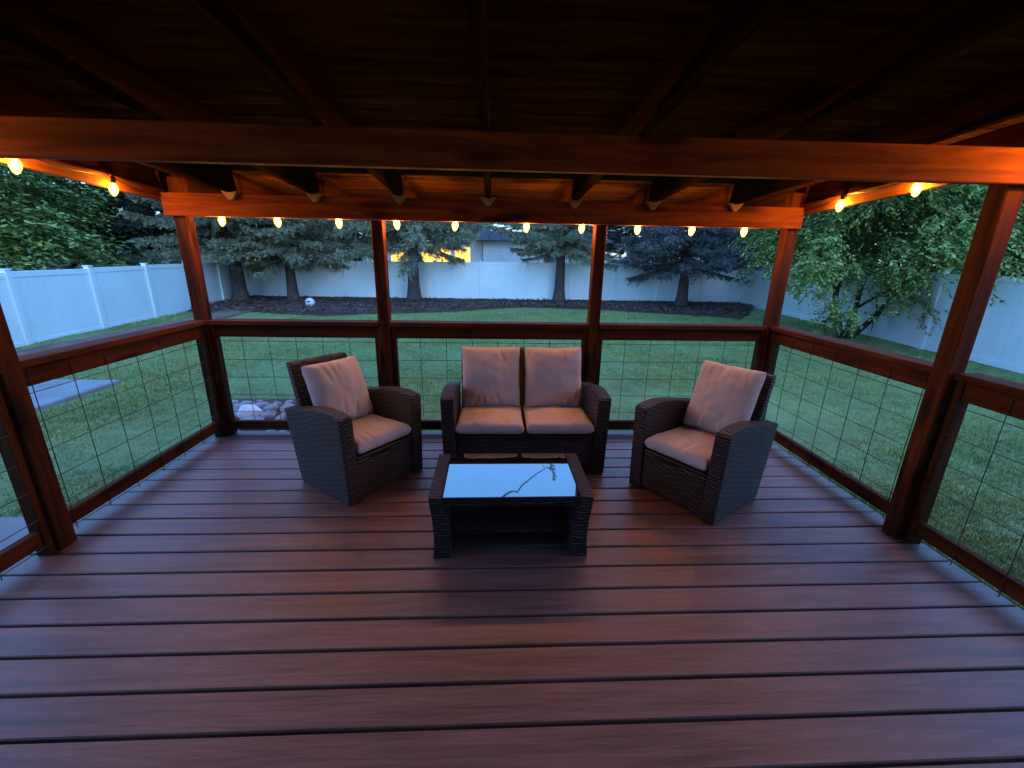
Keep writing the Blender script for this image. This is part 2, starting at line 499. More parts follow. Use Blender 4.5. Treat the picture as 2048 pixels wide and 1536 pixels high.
# grass blades (one mass)
def in_lawn(x, y):
    ok = (y < np.array([bed_front(a) - .03 for a in x]))
    ok &= ~((x < -5.02) & (y < 5.84)) & ~((x < -2.7) & (y < 2.62))
    ok &= ~((x > -2.45) & (x < 2.5) & (y < 3.62))
    ok &= ~((x > -.66 * y) & (x < -1.15) & (y < 5.0) & (y > 3.3))
    ok &= ~((x < -7.25) & (x > -8.22) & (y < 13.4))
    return ok
def blades(n):
    # even density as seen from the deck: many fine blades near it, fewer and broader far off
    tuft = 4; k = n // tuft
    r = np.exp(RNG.uniform(math.log(2.3), math.log(16.5), k)); th = RNG.uniform(R(-72), R(72), k)
    bx = (r * np.sin(th)).repeat(tuft); by = (r * np.cos(th)).repeat(tuft); rr_ = r.repeat(tuft)
    bx = bx + RNG.normal(0, .006, k * tuft) * rr_; by = by + RNG.normal(0, .006, k * tuft) * rr_
    m = in_lawn(bx, by) & (bx > -9.6) & (bx < 10.3); bx, by, rr_ = bx[m], by[m], rr_[m]
    n = len(bx); h = RNG.uniform(.012, .028, n) * np.clip(rr_ / 6, .8, 1.5); a = RNG.uniform(0, 6.28, n); lean = RNG.uniform(0, 6.28, n); l = RNG.uniform(.3, 1.3, n) * h
    wd = np.clip(rr_ * .00085, .0022, .012); z = np.full(n, GZ - .012)
    A = np.stack([bx - np.cos(a) * wd, by - np.sin(a) * wd, z], -1)
    B = np.stack([bx + np.cos(a) * wd, by + np.sin(a) * wd, z], -1)
    T = np.stack([bx + np.cos(lean) * l, by + np.sin(lean) * l, z + h + .012], -1)
    return np.stack([A, B, T], 1).reshape(-1, 3)
V = blades(760000)
tag(link('grass', np_mesh('grass', V, np.arange(len(V)).reshape(-1, 3)), M['blade']), label='short mown lawn grass', cat='grass', kind='stuff')

# ------------------------------------------------------------------ river rocks at the deck's back left corner
def rock_mesh(seed, ang):
    bm = bmesh.new(); bmesh.ops.create_icosphere(bm, subdivisions=3, radius=1.0)
    rr = random.Random(seed); cuts = [(Vector((rr.gauss(0, 1), rr.gauss(0, 1), rr.gauss(0, 1))).normalized(), rr.uniform(.62, .9)) for _ in range(9 if ang else 5)]
    for v in bm.verts:
        d = v.co.normalized(); r = 1 + .22 * mnoise.noise(d * 1.3 + Vector((seed * 3.1, 0, 0)))
        p = d * r
        for nrm, lim in cuts:
            s = p.dot(nrm)
            if s > lim: p -= nrm * (s - lim) * (.92 if ang else .7)
        v.co = p + d * .02 * mnoise.noise(d * 6 + Vector((0, seed, 0)))
    me = D.meshes.new('rock'); bm.to_mesh(me); bm.free(); smooth(me, not ang)
    return me
rocks = [rock_mesh(s, False) for s in range(5)]
for me in rocks: me.materials.append(M['rock'])
rr = random.Random(5); placed = []
tries = 0
while len(placed) < 75 and tries < 9000:
    tries += 1
    y = rr.uniform(3.62, 4.95); x = rr.uniform(-.640 * y, -1.25); s = rr.uniform(.045, .10)
    if (x + 2.62) ** 2 + (y - 4.42) ** 2 < .14 ** 2: continue
    if any((x - a) ** 2 + (y - b) ** 2 < ((s + c) * .80) ** 2 for a, b, c in placed): continue
    placed.append((x, y, s))
    o = D.objects.new('river_rock', rocks[len(placed) % 5]); COL.objects.link(o)
    o.location = (x, y, GZ + s * .42 + rr.uniform(0, .02)); o.scale = (s * rr.uniform(1, 1.5), s * rr.uniform(.8, 1.1), s * rr.uniform(.55, .8))
    o.rotation_euler = (rr.uniform(-.3, .3), rr.uniform(-.3, .3), rr.uniform(0, 6.3))
    tag(o, 'rounded grey river rock in the stone bed behind the left deck corner', 'rock', 'river rocks at the deck corner')
me = rock_mesh(31, True); o = link('boulder', me, M['rock_pale'])
o.location = (-2.62, 4.42, GZ + .075); o.scale = (.125, .10, .10); o.rotation_euler = (.3, .25, .6)
tag(o, 'large pale blue angular stone among the grey river rocks', 'rock')
# soil under rocks
mb = MB(); V = [(-2.35, 3.5), (-1.15, 3.5), (-1.15, 5.0), (-3.25, 5.0)]
mb.bm.faces.new([mb.bm.verts.new((a, b, GZ + .042)) for a, b in V])
tag(mb.build('rock_bed_soil', M['mulch']), kind='structure')

# ------------------------------------------------------------------ deck
bp = 0.1445; gap = 0.011; y_ref = 1.708
mb = MB()
k = -13
edges = []
y = y_ref - 23 * bp
while y < 3.40:
    y2 = y + bp
    mb.box((-2.295 + random.uniform(-.004, .004), y + gap / 2, -.026), (2.325 + random.uniform(-.004, .004), min(y2 - gap / 2, 3.385), 0), .004)
    y = y2
deck = mb.build('deck', M['deck']); tag(deck, kind='structure')
YB = 3.385
mb = MB()
mb.box((-2.275, -1.6, -.19), (-2.235, YB - .03, -.030), .003); mb.box((2.26, -1.6, -.19), (2.30, YB - .03, -.030), .003)
mb.box((-2.255, YB - .07, -.19), (2.255, YB - .03, -.030), .003)
for x in np.arange(-1.8, 1.9, .4): mb.box((x - .019, -1.55, -.19), (x + .019, YB - .08, -.030), 0)
tag(mb.build('deck_framing', M['cedar_x']), kind='structure')

# ------------------------------------------------------------------ roof shelter
S = -0.0535                                   # roof fall per metre of y
def rz(y): return 1.903 + S * (y - 1.85)       # underside of rafters
sh = empty('deck_shelter', (0, 3.0, 0))
tag(sh, 'red stained timber shelter with low rafter roof covering the deck', 'pergola')
O = Vector((0, -3.0, 0))
def part(mb, name, m, parent, sm=False):
    o = mb.build(name, m, parent, sm)
    p = parent; off = Vector((0, 0, 0))
    while p is not None: off += p.location; p = p.parent
    o.data.transform(Matrix.Translation(-off))
    return o
PX = (-2.212, 2.252); HP = .043
def post(x, y, z1, lean=0):
    mb = MB(); mb.box((x - HP, y - HP, -.0), (x + HP, y + HP, z1), .005); return mb
for x in PX:
    part(post(x, 3.338, 1.93), 'post', M['cedar_z'], sh)
    part(post(x - .02 if x > 0 else x + .03, 1.918, 1.90), 'post', M['cedar_z'], sh)
for x in (-.842, .797): part(post(x, 3.338, 1.82), 'post', M['cedar_z'], sh)
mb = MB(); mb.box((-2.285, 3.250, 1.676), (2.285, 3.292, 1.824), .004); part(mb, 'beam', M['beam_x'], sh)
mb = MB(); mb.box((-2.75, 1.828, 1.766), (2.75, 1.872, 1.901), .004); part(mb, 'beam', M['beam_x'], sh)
for sx in (-1, 1):   # side beams
    prof = [(-1.7, 1.775 + S * (-1.7 - 3.25)), (3.60, 1.775 + S * .35), (3.60, 1.860 + S * .35), (-1.7, 1.860 + S * (-1.7 - 3.25))]
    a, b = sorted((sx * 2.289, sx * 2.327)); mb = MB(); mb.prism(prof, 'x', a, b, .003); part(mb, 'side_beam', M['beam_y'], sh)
def rafter(x, h0=0.0, h1=.14, y0=-1.7, y1=4.18, w_=.019):
    mb = MB(); mb.prism([(y0, rz(y0) + h0), (3.55, rz(3.55) + h0), (y1, rz(y1) + .08), (y1, rz(y1) + h1), (y0, rz(y0) + h1)], 'x', x - w_, x + w_, .003); return mb
RX = (-1.80, -1.236, -.655, -.038, .578, 1.142, 1.745)
for x in RX:
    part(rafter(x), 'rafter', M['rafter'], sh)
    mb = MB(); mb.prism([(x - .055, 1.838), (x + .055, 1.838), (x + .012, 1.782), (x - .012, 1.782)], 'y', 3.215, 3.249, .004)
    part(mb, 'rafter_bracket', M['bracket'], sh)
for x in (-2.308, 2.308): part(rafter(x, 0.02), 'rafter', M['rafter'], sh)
mb = MB(); mb.box((-2.62, 4.19, rz(4.2) + .075), (2.62, 4.225, rz(4.2) + .135), .004); part(mb, 'fascia', M['cedar_x'], sh)
# roof deck boards
mb = MB()
prof = [(-1.75, rz(-1.75) + .142), (4.25, rz(4.25) + .142), (4.25, rz(4.25) + .160), (-1.75, rz(-1.75) + .160)]
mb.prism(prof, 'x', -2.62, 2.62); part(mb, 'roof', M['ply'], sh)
mb = MB(); prof = [(-1.78, rz(-1.78) + .163), (4.31, rz(4.31) + .163), (4.31, rz(4.31) + .178), (-1.78, rz(-1.78) + .178)]
mb.prism(prof, 'x', -2.68, 2.68); part(mb, 'roof_covering', M['shingle'], sh)

# ------------------------------------------------------------------ railings
CAP_Z, TB, TT, B0, B1 = .945, .812, .908, .035, .112
def rail_x(x0, x1, y, label, capx=None):
    t = empty('railing', ((x0 + x1) / 2, y, 0)); tag(t, label, 'railing', 'railing sections with wire mesh')
    c0, c1 = capx or (x0, x1)
    mb = MB(); mb.box((c0, 3.272, CAP_Z - .034), (c1, 3.394, CAP_Z), .004); part(mb, 'cap_rail', M['cedar_x'], t)
    mb = MB(); mb.box((x0, y - .019, TB), (x1, y + .019, TT), .003); part(mb, 'top_rail', M['cedar_x'], t)
    mb = MB(); mb.box((x0, y - .019, B0), (x1, y + .019, B1), .003); part(mb, 'bottom_rail', M['cedar_x'], t)
    for xx in (x0, x1):
        s = 1 if xx == x0 else -1
        mb = MB(); mb.box((min(xx, xx + s * .036), y - .030, .0), (max(xx, xx + s * .036), y + .030, TT - .001), .003); part(mb, 'stud', M['cedar_z'], t)
    mb = MB(); yw = y - .0235
    xs = np.arange(x0 + .02, x1, .205)
    for xx in xs: mb.tube([(xx + random.uniform(-.003, .003), yw, .03), (xx, yw - .003, .45), (xx + random.uniform(-.003, .003), yw, .885)], .0022, 5)
    for zz in np.arange(.055, .9, .1455): mb.tube([(x0 + .005, yw - .005, zz), ((x0 + x1) / 2, yw - .005, zz + random.uniform(-.003, .003)), (x1 - .005, yw - .005, zz)], .0022, 5)
    part(mb, 'wire_mesh', M['wire'], t)
SB0, SB1 = .060, .138
def rail_y(x, y0, y1, sgn, label):
    t = empty('railing', (x, (y0 + y1) / 2, 0)); tag(t, label, 'railing', 'railing sections with wire mesh')
    xi, xo = (x - sgn * .058, x + sgn * .064)
    mb = MB(); mb.box((min(xi, xo), y0, CAP_Z - .034), (max(xi, xo), y1, CAP_Z), .004); part(mb, 'cap_rail', M['cedar_y'], t)
    mb = MB(); mb.box((x - .019, y0, TB), (x + .019, y1, TT), .003); part(mb, 'top_rail', M['cedar_y'], t)
    mb = MB(); mb.box((x - .019, y0, SB0), (x + .019, y1, SB1), .003); part(mb, 'bottom_rail', M['cedar_y'], t)
    for yy, s in ((y0, 1), (y1, -1)):
        mb = MB(); mb.box((x - .030, min(yy, yy + s * .036), .0), (x + .030, max(yy, yy + s * .036), TT - .001), .003); part(mb, 'stud', M['cedar_z'], t)
    mb = MB(); xw = x - sgn * .0235
    for yy in np.arange(y0 + .06, y1, .205): mb.tube([(xw, yy, .03), (xw - sgn * .003, yy + random.uniform(-.004, .004), .45), (xw, yy, .885)], .0022, 5)
    for zz in np.arange(.055, .9, .1455): mb.tube([(xw - sgn * .005, y0 + .005, zz), (xw - sgn * .005, (y0 + y1) / 2, zz + random.uniform(-.003, .003)), (xw - sgn * .005, y1 - .005, zz)], .0022, 5)
    part(mb, 'wire_mesh', M['wire'], t)
yr = 3.345
rail_x(-2.167, -.887, yr, 'back railing section behind the left armchair beside the river rocks', (-2.145, -.887))
rail_x(-.797, .752, yr, 'back railing section in the middle behind the loveseat')
rail_x(.842, 2.207, yr, 'back railing section on the right between the loveseat and the right armchair', (.842, 2.185))
rail_y(-2.215, 1.965, 3.294, -1, 'left side railing section overlooking the concrete slab')
rail_y(2.278, 1.965, 3.294, 1, 'right side railing section under the leafy tree')
rail_y(-2.19, .35, 1.871, -1, 'nearest left railing section cut off by the photo edge beside the patio')
rail_y(2.268, .35, 1.871, 1, 'nearest right railing section cut off by the photo edge in front of the white fence')

# ------------------------------------------------------------------ string lights
st = empty('string_lights', (0, 3.0, 1.7)); tag(st, 'string of glowing amber bulbs hung around the shelter beams', 'string lights')
bulbs = []
for u in (-2.048, -1.637, -1.179, -.742, -.296, .257, .692, 1.136, 1.573, 1.999): bulbs.append((u * .951, 3.335, 1.656))
YL = (2.85, 2.315, 1.62); YR = (2.90, 2.385, 1.62, 1.10)
for y in YL: bulbs.append((-2.262, y, 1.785 + S * (y - 2.9)))
for y in YR: bulbs.append((2.268, y, 1.800 + S * (y - 2.9)))
pb = MB(); pb.lathe([(.004, -.040), (.013, -.032), (.022, -.010), (.0235, .004), (.018, .022), (.0105, .034)], n=14); glass_me = pb.mesh('bulb', True); glass_me.materials.append(M['bulb_glass'])
fb = MB(); fb.lathe([(.003, -.018), (.007, -.012), (.009, 0), (.007, .012), (.003, .018)], n=8); fil_me = fb.mesh('filament', True); fil_me.materials.append(M['filament'])
sb = MB(); sb.lathe([(.0115, .030), (.0125, .036), (.0125, .062), (.008, .070), (.005, .078)], n=12); soc_me = sb.mesh('socket', True); soc_me.materials.append(M['black'])
for p in bulbs:
    s = link('socket', soc_me, None, st); s.location = Vector(p) - st.location
    s.rotation_euler = (random.uniform(-.15, .15), random.uniform(-.15, .15), 0)
    link('bulb', glass_me, None, s); link('filament', fil_me, None, s)
mb = MB()
def hang(pts):
    out = []
    for a, b in zip(pts[:-1], pts[1:]):
        a = Vector(a); b = Vector(b)
        for k in range(8):
            t = k / 8; q = a.lerp(b, t); q.z -= .022 * math.sin(math.pi * t); out.append(q)
    out.append(Vector(pts[-1])); return out
left = [(-2.280, y, 1.785 + S * (y - 2.9) + .075) for y in YL[::-1]]; right_ = [(2.280, y, 1.800 + S * (y - 2.9) + .070) for y in YR]
back = [(x, 3.335, 1.730) for x in [b[0] for b in bulbs[:10]]]
mb.tube(hang(left + [(-2.27, 3.31, 1.80)] + back + [(2.27, 3.31, 1.80)] + right_), .0035, 6)
part(mb, 'cable', M['black'], st)

# ------------------------------------------------------------------ furniture
def cushion_mesh(w_, d_, t_, seed, puff=.35, crease=1.0, nx=44, ny=40, dome=.0, ex=9):
    """soft rounded slab centred on origin: x width, y depth, z thickness"""
    rr = random.Random(seed)
    folds = [(rr.uniform(-.4, .4), rr.choice((-1, 1)) * rr.uniform(.30, .5), rr.uniform(-.5, .5), rr.uniform(.5, 1)) for _ in range(7)]
    V, F = [], []
    def prof(u):  # edge falloff 0..1
        return max(0.0, 1 - abs(2 * u - 1) ** ex) ** .5
    for side in (1, -1):
        for j in range(ny + 1):
            for i in range(nx + 1):
                u, v = i / nx, j / ny
                # pull samples towards the border for a clean rim
                uu = .5 - .5 * math.cos(math.pi * u) * (1 - .25 * math.sin(math.pi * u) ** 2); vv = .5 - .5 * math.cos(math.pi * v) * (1 - .25 * math.sin(math.pi * v) ** 2)
                e = prof(uu) * prof(vv)
                bulge = (1 - (2 * uu - 1) ** 2) * (1 - (2 * vv - 1) ** 2)
                z = side * t_ / 2 * (e * (1 - puff) + puff * e * bulge ** .6)
                x = (uu - .5) * w_; y = (vv - .5) * d_
                # pinched sides between the corners
                x *= 1 - .022 * math.sin(math.pi * vv); y *= 1 - .022 * math.sin(math.pi * uu)
                if side > 0:
                    c = 0
                    for fx, fy, fa, fs in folds:
                        lx = (uu - .5 - fx) * math.cos(fa) - (vv - .5 - fy) * math.sin(fa)
                        ly = (uu - .5 - fx) * math.sin(fa) + (vv - .5 - fy) * math.cos(fa)
                        c -= fs * math.exp(-(lx / .022) ** 2 - (ly / .16) ** 2) * .008
                        c += fs * math.exp(-((lx - .04) / .03) ** 2 - (ly / .15) ** 2) * .005
                    c += .010 * mnoise.noise(Vector((uu * 3, vv * 3, seed))) + .004 * mnoise.noise(Vector((uu * 9, vv * 7, seed + 5)))
                    z += crease * c * e
                    z += dome * bulge
                x += e * 0 + .004 * mnoise.noise(Vector((vv * 6, seed, side))); y += .004 * mnoise.noise(Vector((uu * 6, seed + 9, side)))
                V.append((x, y, z))
        b0 = 0 if side > 0 else (nx + 1) * (ny + 1)
        for j in range(ny):
            for i in range(nx):
                a = b0 + j * (nx + 1) + i
                q = (a, a + 1, a + nx + 2, a + nx + 1)
                F.append(q if side > 0 else q[::-1])
    n1 = (nx + 1) * (ny + 1)
    bm = bmesh.new(); vv = [bm.verts.new(p) for p in V]
    for q in F: bm.faces.new([vv[i] for i in q])
    bmesh.ops.remove_doubles(bm, verts=bm.verts, dist=.0035)
    me = D.meshes.new('cushion'); bm.to_mesh(me); bm.free(); smooth(me)
    return me

def piping(me): return me

AH = .556
def arm_profile(db=.52, dt=.60):
    """side outline of an arm (u = depth from front, v = height)"""
    p = [(0.0, .006), (0.0, AH - .012), (.012, AH)]
    for k in range(1, 11):
        t = k / 10; p.append((.012 + (dt - .012) * t, AH + .020 * math.sin(math.pi * min(1, t * 1.15)) * (1 - t) * 1.6 - .062 * t ** 1.7))
    p += [(db, .006)]
    return p

def seat_unit(name, loc, rot, W, label, cat, nseat, seeds, high=False):
    """wicker seat, local x = width, y = depth (0 at the front), z up"""
    t = empty(name, loc, rot); tag(t, label, cat)
    at = .088
    for s in (-1, 1):
        a, b = sorted((s * W / 2, s * (W / 2 - at)))
        mb = MB(); mb.prism(arm_profile(), 'x', a, b, .009)
        # slight splay: the arm is a little wider apart at the top
        for v in mb.bm.verts: v.co.x += s * .014 * (v.co.z / AH - .6)
        mb.build('arm', M['wicker'], t)
    iw = W / 2 - at - .004
    mb = MB(); mb.box((-iw, .012, .02), (iw, .50, .262), .008); mb.build('seat_base', M['wicker'], t)
    mb = MB(); mb.box((-iw, .006, .262), (iw, .49, .285), .008); mb.build('seat_frame', M['black'], t)
    # back: slanted panel
    mb = MB(); bt = .70 if nseat == 1 else .65
    prof = [(.455, .05), (.515, .05), (bt, .752), (bt - .008, .762), (bt - .048, .762), (bt - .058, .752)]
    mb.prism(prof, 'x', -iw + .004, iw - .004, .008); mb.build('backrest', M['wicker'], t)
    cw = 2 * iw / nseat
    for i in range(nseat):
        cx = -iw + cw * (i + .5)
        sd = seeds[i]
        me = cushion_mesh(cw - .008, .475, .092, sd, .10, 1.3, dome=.010, ex=18)
        o = link('seat_cushion', me, M['cloth'], t)
        o.location = (cx + random.uniform(-.004, .004), .232, .330); o.rotation_euler = (R(-1.5), 0, R(random.uniform(-1, 1)))
        me = cushion_mesh(cw - (.035 if nseat > 1 else .03), (.455 if name == 'loveseat' or high else .425), .150, sd + 50, .34, 1.45, dome=.022, ex=12)
        o = link('back_cushion', me, M['cloth'], t)
        # stands on the seat leaning on the backrest
        tilt = R(74)
        o.location = (cx, .445 if nseat > 1 else (.485 if high else .455), .575 if nseat > 1 else (.585 if high else .560)); o.rotation_euler = (tilt if nseat > 1 else R(69), 0, R(random.uniform(-2, 2)))
    return t

# local +y is backwards, so the chair faces local -y
ang_l = math.atan2(2.706 - 2.229, -.481 + .847)      # direction of the front edge (left armchair)
seat_unit('armchair', (-.664, 2.468, 0), ang_l, .605, 'dark wicker armchair with beige cushions, turned towards the table from the left of the loveseat', 'armchair', 1, (3,))
ang_r = math.atan2(1.997 - 2.496, 1.246 - .906)
seat_unit('armchair', (1.076, 2.247, 0), ang_r, .605, 'dark wicker armchair with beige cushions, turned towards the table from the right side railing', 'armchair', 1, (14,), high=True)
seat_unit('loveseat', (.222, 2.615, 0), 0, 1.118, 'dark wicker two seat loveseat with four beige cushions against the back railing', 'loveseat', 2, (21, 37))

# coffee table
tb = empty('coffee_table', (.094, 1.775, 0), R(.3)); tag(tb, 'low dark wicker coffee table with black glass top mirroring the blue sky', 'coffee table')
for s in (-1, 1):
    prof = [(.398, .342), (.336, .342), (.330, .300), (.312, .22), (.300, .14), (.297, .06), (.300, .004), (.386, .004), (.380, .06), (.379, .14), (.384, .22), (.394, .290)]
    prof = [(s * a, b) for a, b in prof]
    mb = MB(); mb.prism(prof, 'y', 0, .475, .007); mb.build('side_panel', M['wicker'], tb)
mb = MB(); mb.box((-.329, .004, .334), (.329, .471, .343), .0015); mb.build('glass_top', M['glass_top'], tb)
mb = MB(); mb.box((-.327, .012, .285), (.327, .046, .3335), .004); mb.build('apron', M['wicker'], tb)
mb = MB(); mb.box((-.327, .430, .285), (.327, .464, .3335), .004); mb.build('apron', M['wicker'], tb)
mb = MB(); mb.box((-.300, .03, .120), (.300, .445, .138), .004); mb.build('shelf', M['wicker'], tb)

# ------------------------------------------------------------------ fences
def fence(p0, p1, zt0, zt1, zb, npan, label, inner, panel_h=None, caps=True):
    """white vinyl fence p0 -> p1 (top heights zt0, zt1); inner = unit normal towards the yard"""
    p0 = Vector((*p0, 0)); p1 = Vector((*p1, 0)); d = p1 - p0; L = d.length; d.normalize()
    c = (p0 + p1) / 2
    t = empty('vinyl_fence', (c.x, c.y, zb)); tag(t, label, 'fence', 'white vinyl fences round the yard')
    nrm = Vector((inner[0], inner[1], 0))
    for i in range(npan + 1):
        q = p0 + d * (L * i / npan); zt = zt0 + (zt1 - zt0) * i / npan
        mb = MB(); m4 = Matrix.Translation(q) @ Matrix.Rotation(math.atan2(d.y, d.x), 4, 'Z')
        mb.box((-.055, -.055, zb - .1), (.055, .055, zt + .035), .006, m4)
        mb.box((-.068, -.068, zt + .0355), (.068, .068, zt + .058), .008, m4)
        part(mb, 'post', M['vinyl'], t)
    for i in range(npan):
        a = p0 + d * (L * i / npan); zt = zt0 + (zt1 - zt0) * (i + .5) / npan; pl = L / npan
        m4 = Matrix.Translation(a) @ Matrix.Rotation(math.atan2(d.y, d.x), 4, 'Z')
        mb = MB()
        mb.box((.056, -.024, zt - .105), (pl - .056, .024, zt), .004, m4)
        mb.box((.056, -.024, zb + .01), (pl - .056, .024, zb + .13), .004, m4)
        nb = 11; bw = (pl - .112) / nb
        for k in range(nb): mb.box((.056 + bw * k, -.011, zb + .131), (.056 + bw * (k + 1) - .0030, .011, zt - .106), .0012, m4)
        part(mb, 'panel', M['vinyl'], t)
    return t
fence((-8.52, 6.35), (-9.72, 17.45), 1.005, 1.125, GZ - .05, 6, 'white fence along the left side of the yard, cut by the left photo edge', (1, 0))
fence((-9.60, 17.55), (10.40, 17.55), 1.135, 1.33, GZ - .02, 11, 'white fence across the back of the yard behind the spruce trunks', (0, -1))
fence((8.55, 4.05), (10.35, 17.40), 1.24, 1.33, GZ, 6, 'white fence along the right side of the yard behind the leafy tree', (-1, 0))
fence((-30.0, 15.0), (-11.2, 20.4), 1.32, 1.27, GZ, 9, 'neighbouring white fence standing farther off beyond the left fence', (.3, -1))

# ------------------------------------------------------------------ ball
bl = empty('play_ball', (-6.03, 14.42, GZ + .19)); tag(bl, 'white play ball lying on the mulch bed by the left spruces', 'ball')
bm = bmesh.new(); bmesh.ops.create_uvsphere(bm, u_segments=28, v_segments=18, radius=.15); me = D.meshes.new('cover'); bm.to_mesh(me); bm.free(); smooth(me)
link('cover', me, M['ball'], bl)
mb = MB(); mb.box((-.07, -.153, .015), (.055, -.137, .05), .004); mb.box((-.03, -.154, .058), (.08, -.136, .075), .004)
mb.build('printed_mark', M['ball_mark'], bl)

# ------------------------------------------------------------------ trees
def trunk_mesh(h, r0, r1, seed, flare=.5, bendx=0., n=14, rings=16):
    V = []
    for j in range(rings + 1):
        t = j / rings; z = h * t ** 1.3
        r = r1 + (r0 - r1) * (1 - t) ** 1.0 + r0 * flare * math.exp(-z * 4.5)
        for k in range(n):
            a = 2 * math.pi * k / n
            q = r * (1 + .10 * mnoise.noise(Vector((math.cos(a) * 1.6, math.sin(a) * 1.6, z * 1.3 + seed))) + .16 * math.exp(-z * 5) * math.cos(5 * a + seed))
            V.append((q * math.cos(a) + bendx * z * .05 * math.sin(z), q * math.sin(a), z - .06))
    F = []
    for j in range(rings):
        for k in range(n):
            F.append((j * n + k, j * n + (k + 1) % n, (j + 1) * n + (k + 1) % n, (j + 1) * n + k))
    return np.array(V), np.array(F)

def strips(A, B, wa, wb):
    """flat two-sided quads from A to B (n,3)"""
    d = B - A; s = np.cross(d, RNG.normal(size=d.shape)); s /= (np.linalg.norm(s, axis=1, keepdims=True) + 1e-9)
    wa = np.broadcast_to(wa, (len(A),))[:, None]; wb = np.broadcast_to(wb, (len(A),))[:, None]
    V = np.stack([A - s * wa, A + s * wa, B + s * wb, B - s * wb], 1).reshape(-1, 3)
    return V

def spruce_branch(L, rng, ntw, npn, nl, nw):
    """one drooping branch along +x: needles as slim triangles; returns needle verts and twig strips"""
    droop = rng.uniform(.26, .44); up = rng.uniform(.10, .24)
    def sp(s): return np.stack([L * s, .05 * L * np.sin(s * 3 + L * 9), -droop * L * s ** 1.25 + up * L * s ** 3], -1)
    s = rng.uniform(.10, 1.0, ntw) ** .85
    side = rng.choice([-1, 1], ntw)
    base = sp(s)
    l = (.10 + .42 * (1 - s) ** .8 * np.minimum(1, s * 3.0)) * rng.uniform(.6, 1.15, ntw) * L / 2.0
    fwd = np.stack([np.full(ntw, .75), side * rng.uniform(.45, .95, ntw), rng.normal(-.22, .22, ntw)], -1)
    fwd /= np.linalg.norm(fwd, axis=1, keepdims=True)
    end = base + fwd * l[:, None]; end[:, 2] -= .25 * l
    # hanging sub-twigs
    k = ntw // 2
    i = rng.integers(0, ntw, k); tt = rng.uniform(.2, 1, k)[:, None]
    b2 = base[i] + (end[i] - base[i]) * tt
    d2_ = fwd[i] * .45 + np.stack([rng.normal(0, .25, k), rng.normal(0, .25, k), rng.uniform(-.95, -.2, k)], -1)
    e2 = b2 + d2_ * (rng.uniform(.07, .20, k) * L / 2)[:, None]
    # main spine carries needles too
    ss = np.linspace(.25, 1, 9); sa, sb_ = sp(ss[:-1]), sp(ss[1:])
    A = np.concatenate([base, b2, sa]); B = np.concatenate([end, e2, sb_])
    m = len(A)
    t = rng.uniform(0, 1.0, (m, npn)); P = A[:, None] + (B - A)[:, None] * t[..., None]
    P[..., 2] -= (.10 * l.mean()) * np.sin(t * np.pi)
    dr = (B - A); dr /= (np.linalg.norm(dr, axis=1, keepdims=True) + 1e-9)
    rnd = rng.normal(size=(m, npn, 3)); nd = dr[:, None] * .9 + rnd * .62; nd[..., 2] += .12
    nd /= np.linalg.norm(nd, axis=2, keepdims=True)
    ln = nl * rng.uniform(.6, 1.2, (m, npn, 1))
    sd = np.cross(nd, rng.normal(size=nd.shape)); sd /= (np.linalg.norm(sd, axis=2, keepdims=True) + 1e-9)
    T = P + nd * ln
    ndl = np.stack([P - sd * nw, P + sd * nw, T + sd * nw * .35, T - sd * nw * .35], 2).reshape(-1, 3)
    sN = np.linspace(0, 1, 12); tw = np.concatenate([strips(sp(sN[:-1]), sp(sN[1:]), np.linspace(.028, .006, 11), np.linspace(.025, .005, 11)), strips(sp(sN[:-1]), sp(sN[1:]), np.linspace(.028, .006, 11), np.linspace(.025, .005, 11)), strips(base, end, .006, .003)])
    return ndl, tw

def spruce_meshes(seed, H=8.3, zmin=1.85, zdet=5.0, Rm=2.5):
    rng = np.random.default_rng(seed)
    det = [spruce_branch(2.0, rng, 92, 15, .070, .0075) for _ in range(4)]
    crs = [spruce_branch(2.0, rng, 26, 7, .16, .018) for _ in range(3)]
    ND, TW = [], []
    z = zmin; a0 = rng.uniform(0, 6.28)
    while z < H - .15:
        f = 1 - (z - zmin * .5) / (H - zmin * .5)
        Lb = Rm * max(.07, f ** .75) * (.8 if z < zmin + .3 else 1)
        nb = 9 if z < zdet else 7
        for k in range(nb):
            lib = det if z < zdet else crs
            nd, tw = lib[rng.integers(len(lib))]
            a = a0 + 2 * math.pi * (k + rng.uniform(-.3, .3)) / nb
            sc = Lb / 2.0 * rng.uniform(.72, 1.12); pt = rng.uniform(-.16, .14) + (.25 * (1 - f))
            mir = rng.choice([-1, 1])
            Mx = np.array(Matrix.Rotation(a, 3, 'Z') @ Matrix.Rotation(-pt, 3, 'Y'))
            S3 = np.array([sc, sc * mir, sc * rng.uniform(.8, 1.15)])
            off = np.array([0, 0, z + rng.uniform(-.12, .12)])
            ND.append((nd * S3) @ Mx.T + off); TW.append((tw * S3) @ Mx.T + off)
        a0 += .5; z += (.27 if z < zdet else .36) * (1 if z < zdet else 1)
    # leader tip
    nd, tw = crs[0]; Mx = np.array(Matrix.Rotation(R(-88), 3, 'Y')); ND.append((nd * .42) @ Mx.T + [0, 0, H - .7])
    ND = np.concatenate(ND); TW = np.concatenate(TW)
    crown = np_mesh('crown', ND, np.arange(len(ND)).reshape(-1, 4))
    tv, tf = trunk_mesh(H - .2, .20, .02, seed)
    V = np.concatenate([tv, TW]); F = np.concatenate([tf, np.arange(len(TW)).reshape(-1, 4) + len(tv)])
    trunk = np_mesh('trunk', V, F)
    p = np.zeros(len(F), bool); p[:len(tf)] = True; trunk.polygons.foreach_set('use_smooth', p)
    return trunk, crown
SP = [spruce_meshes(101), spruce_meshes(202, 8.0, 1.7, 5.0, 2.9)]
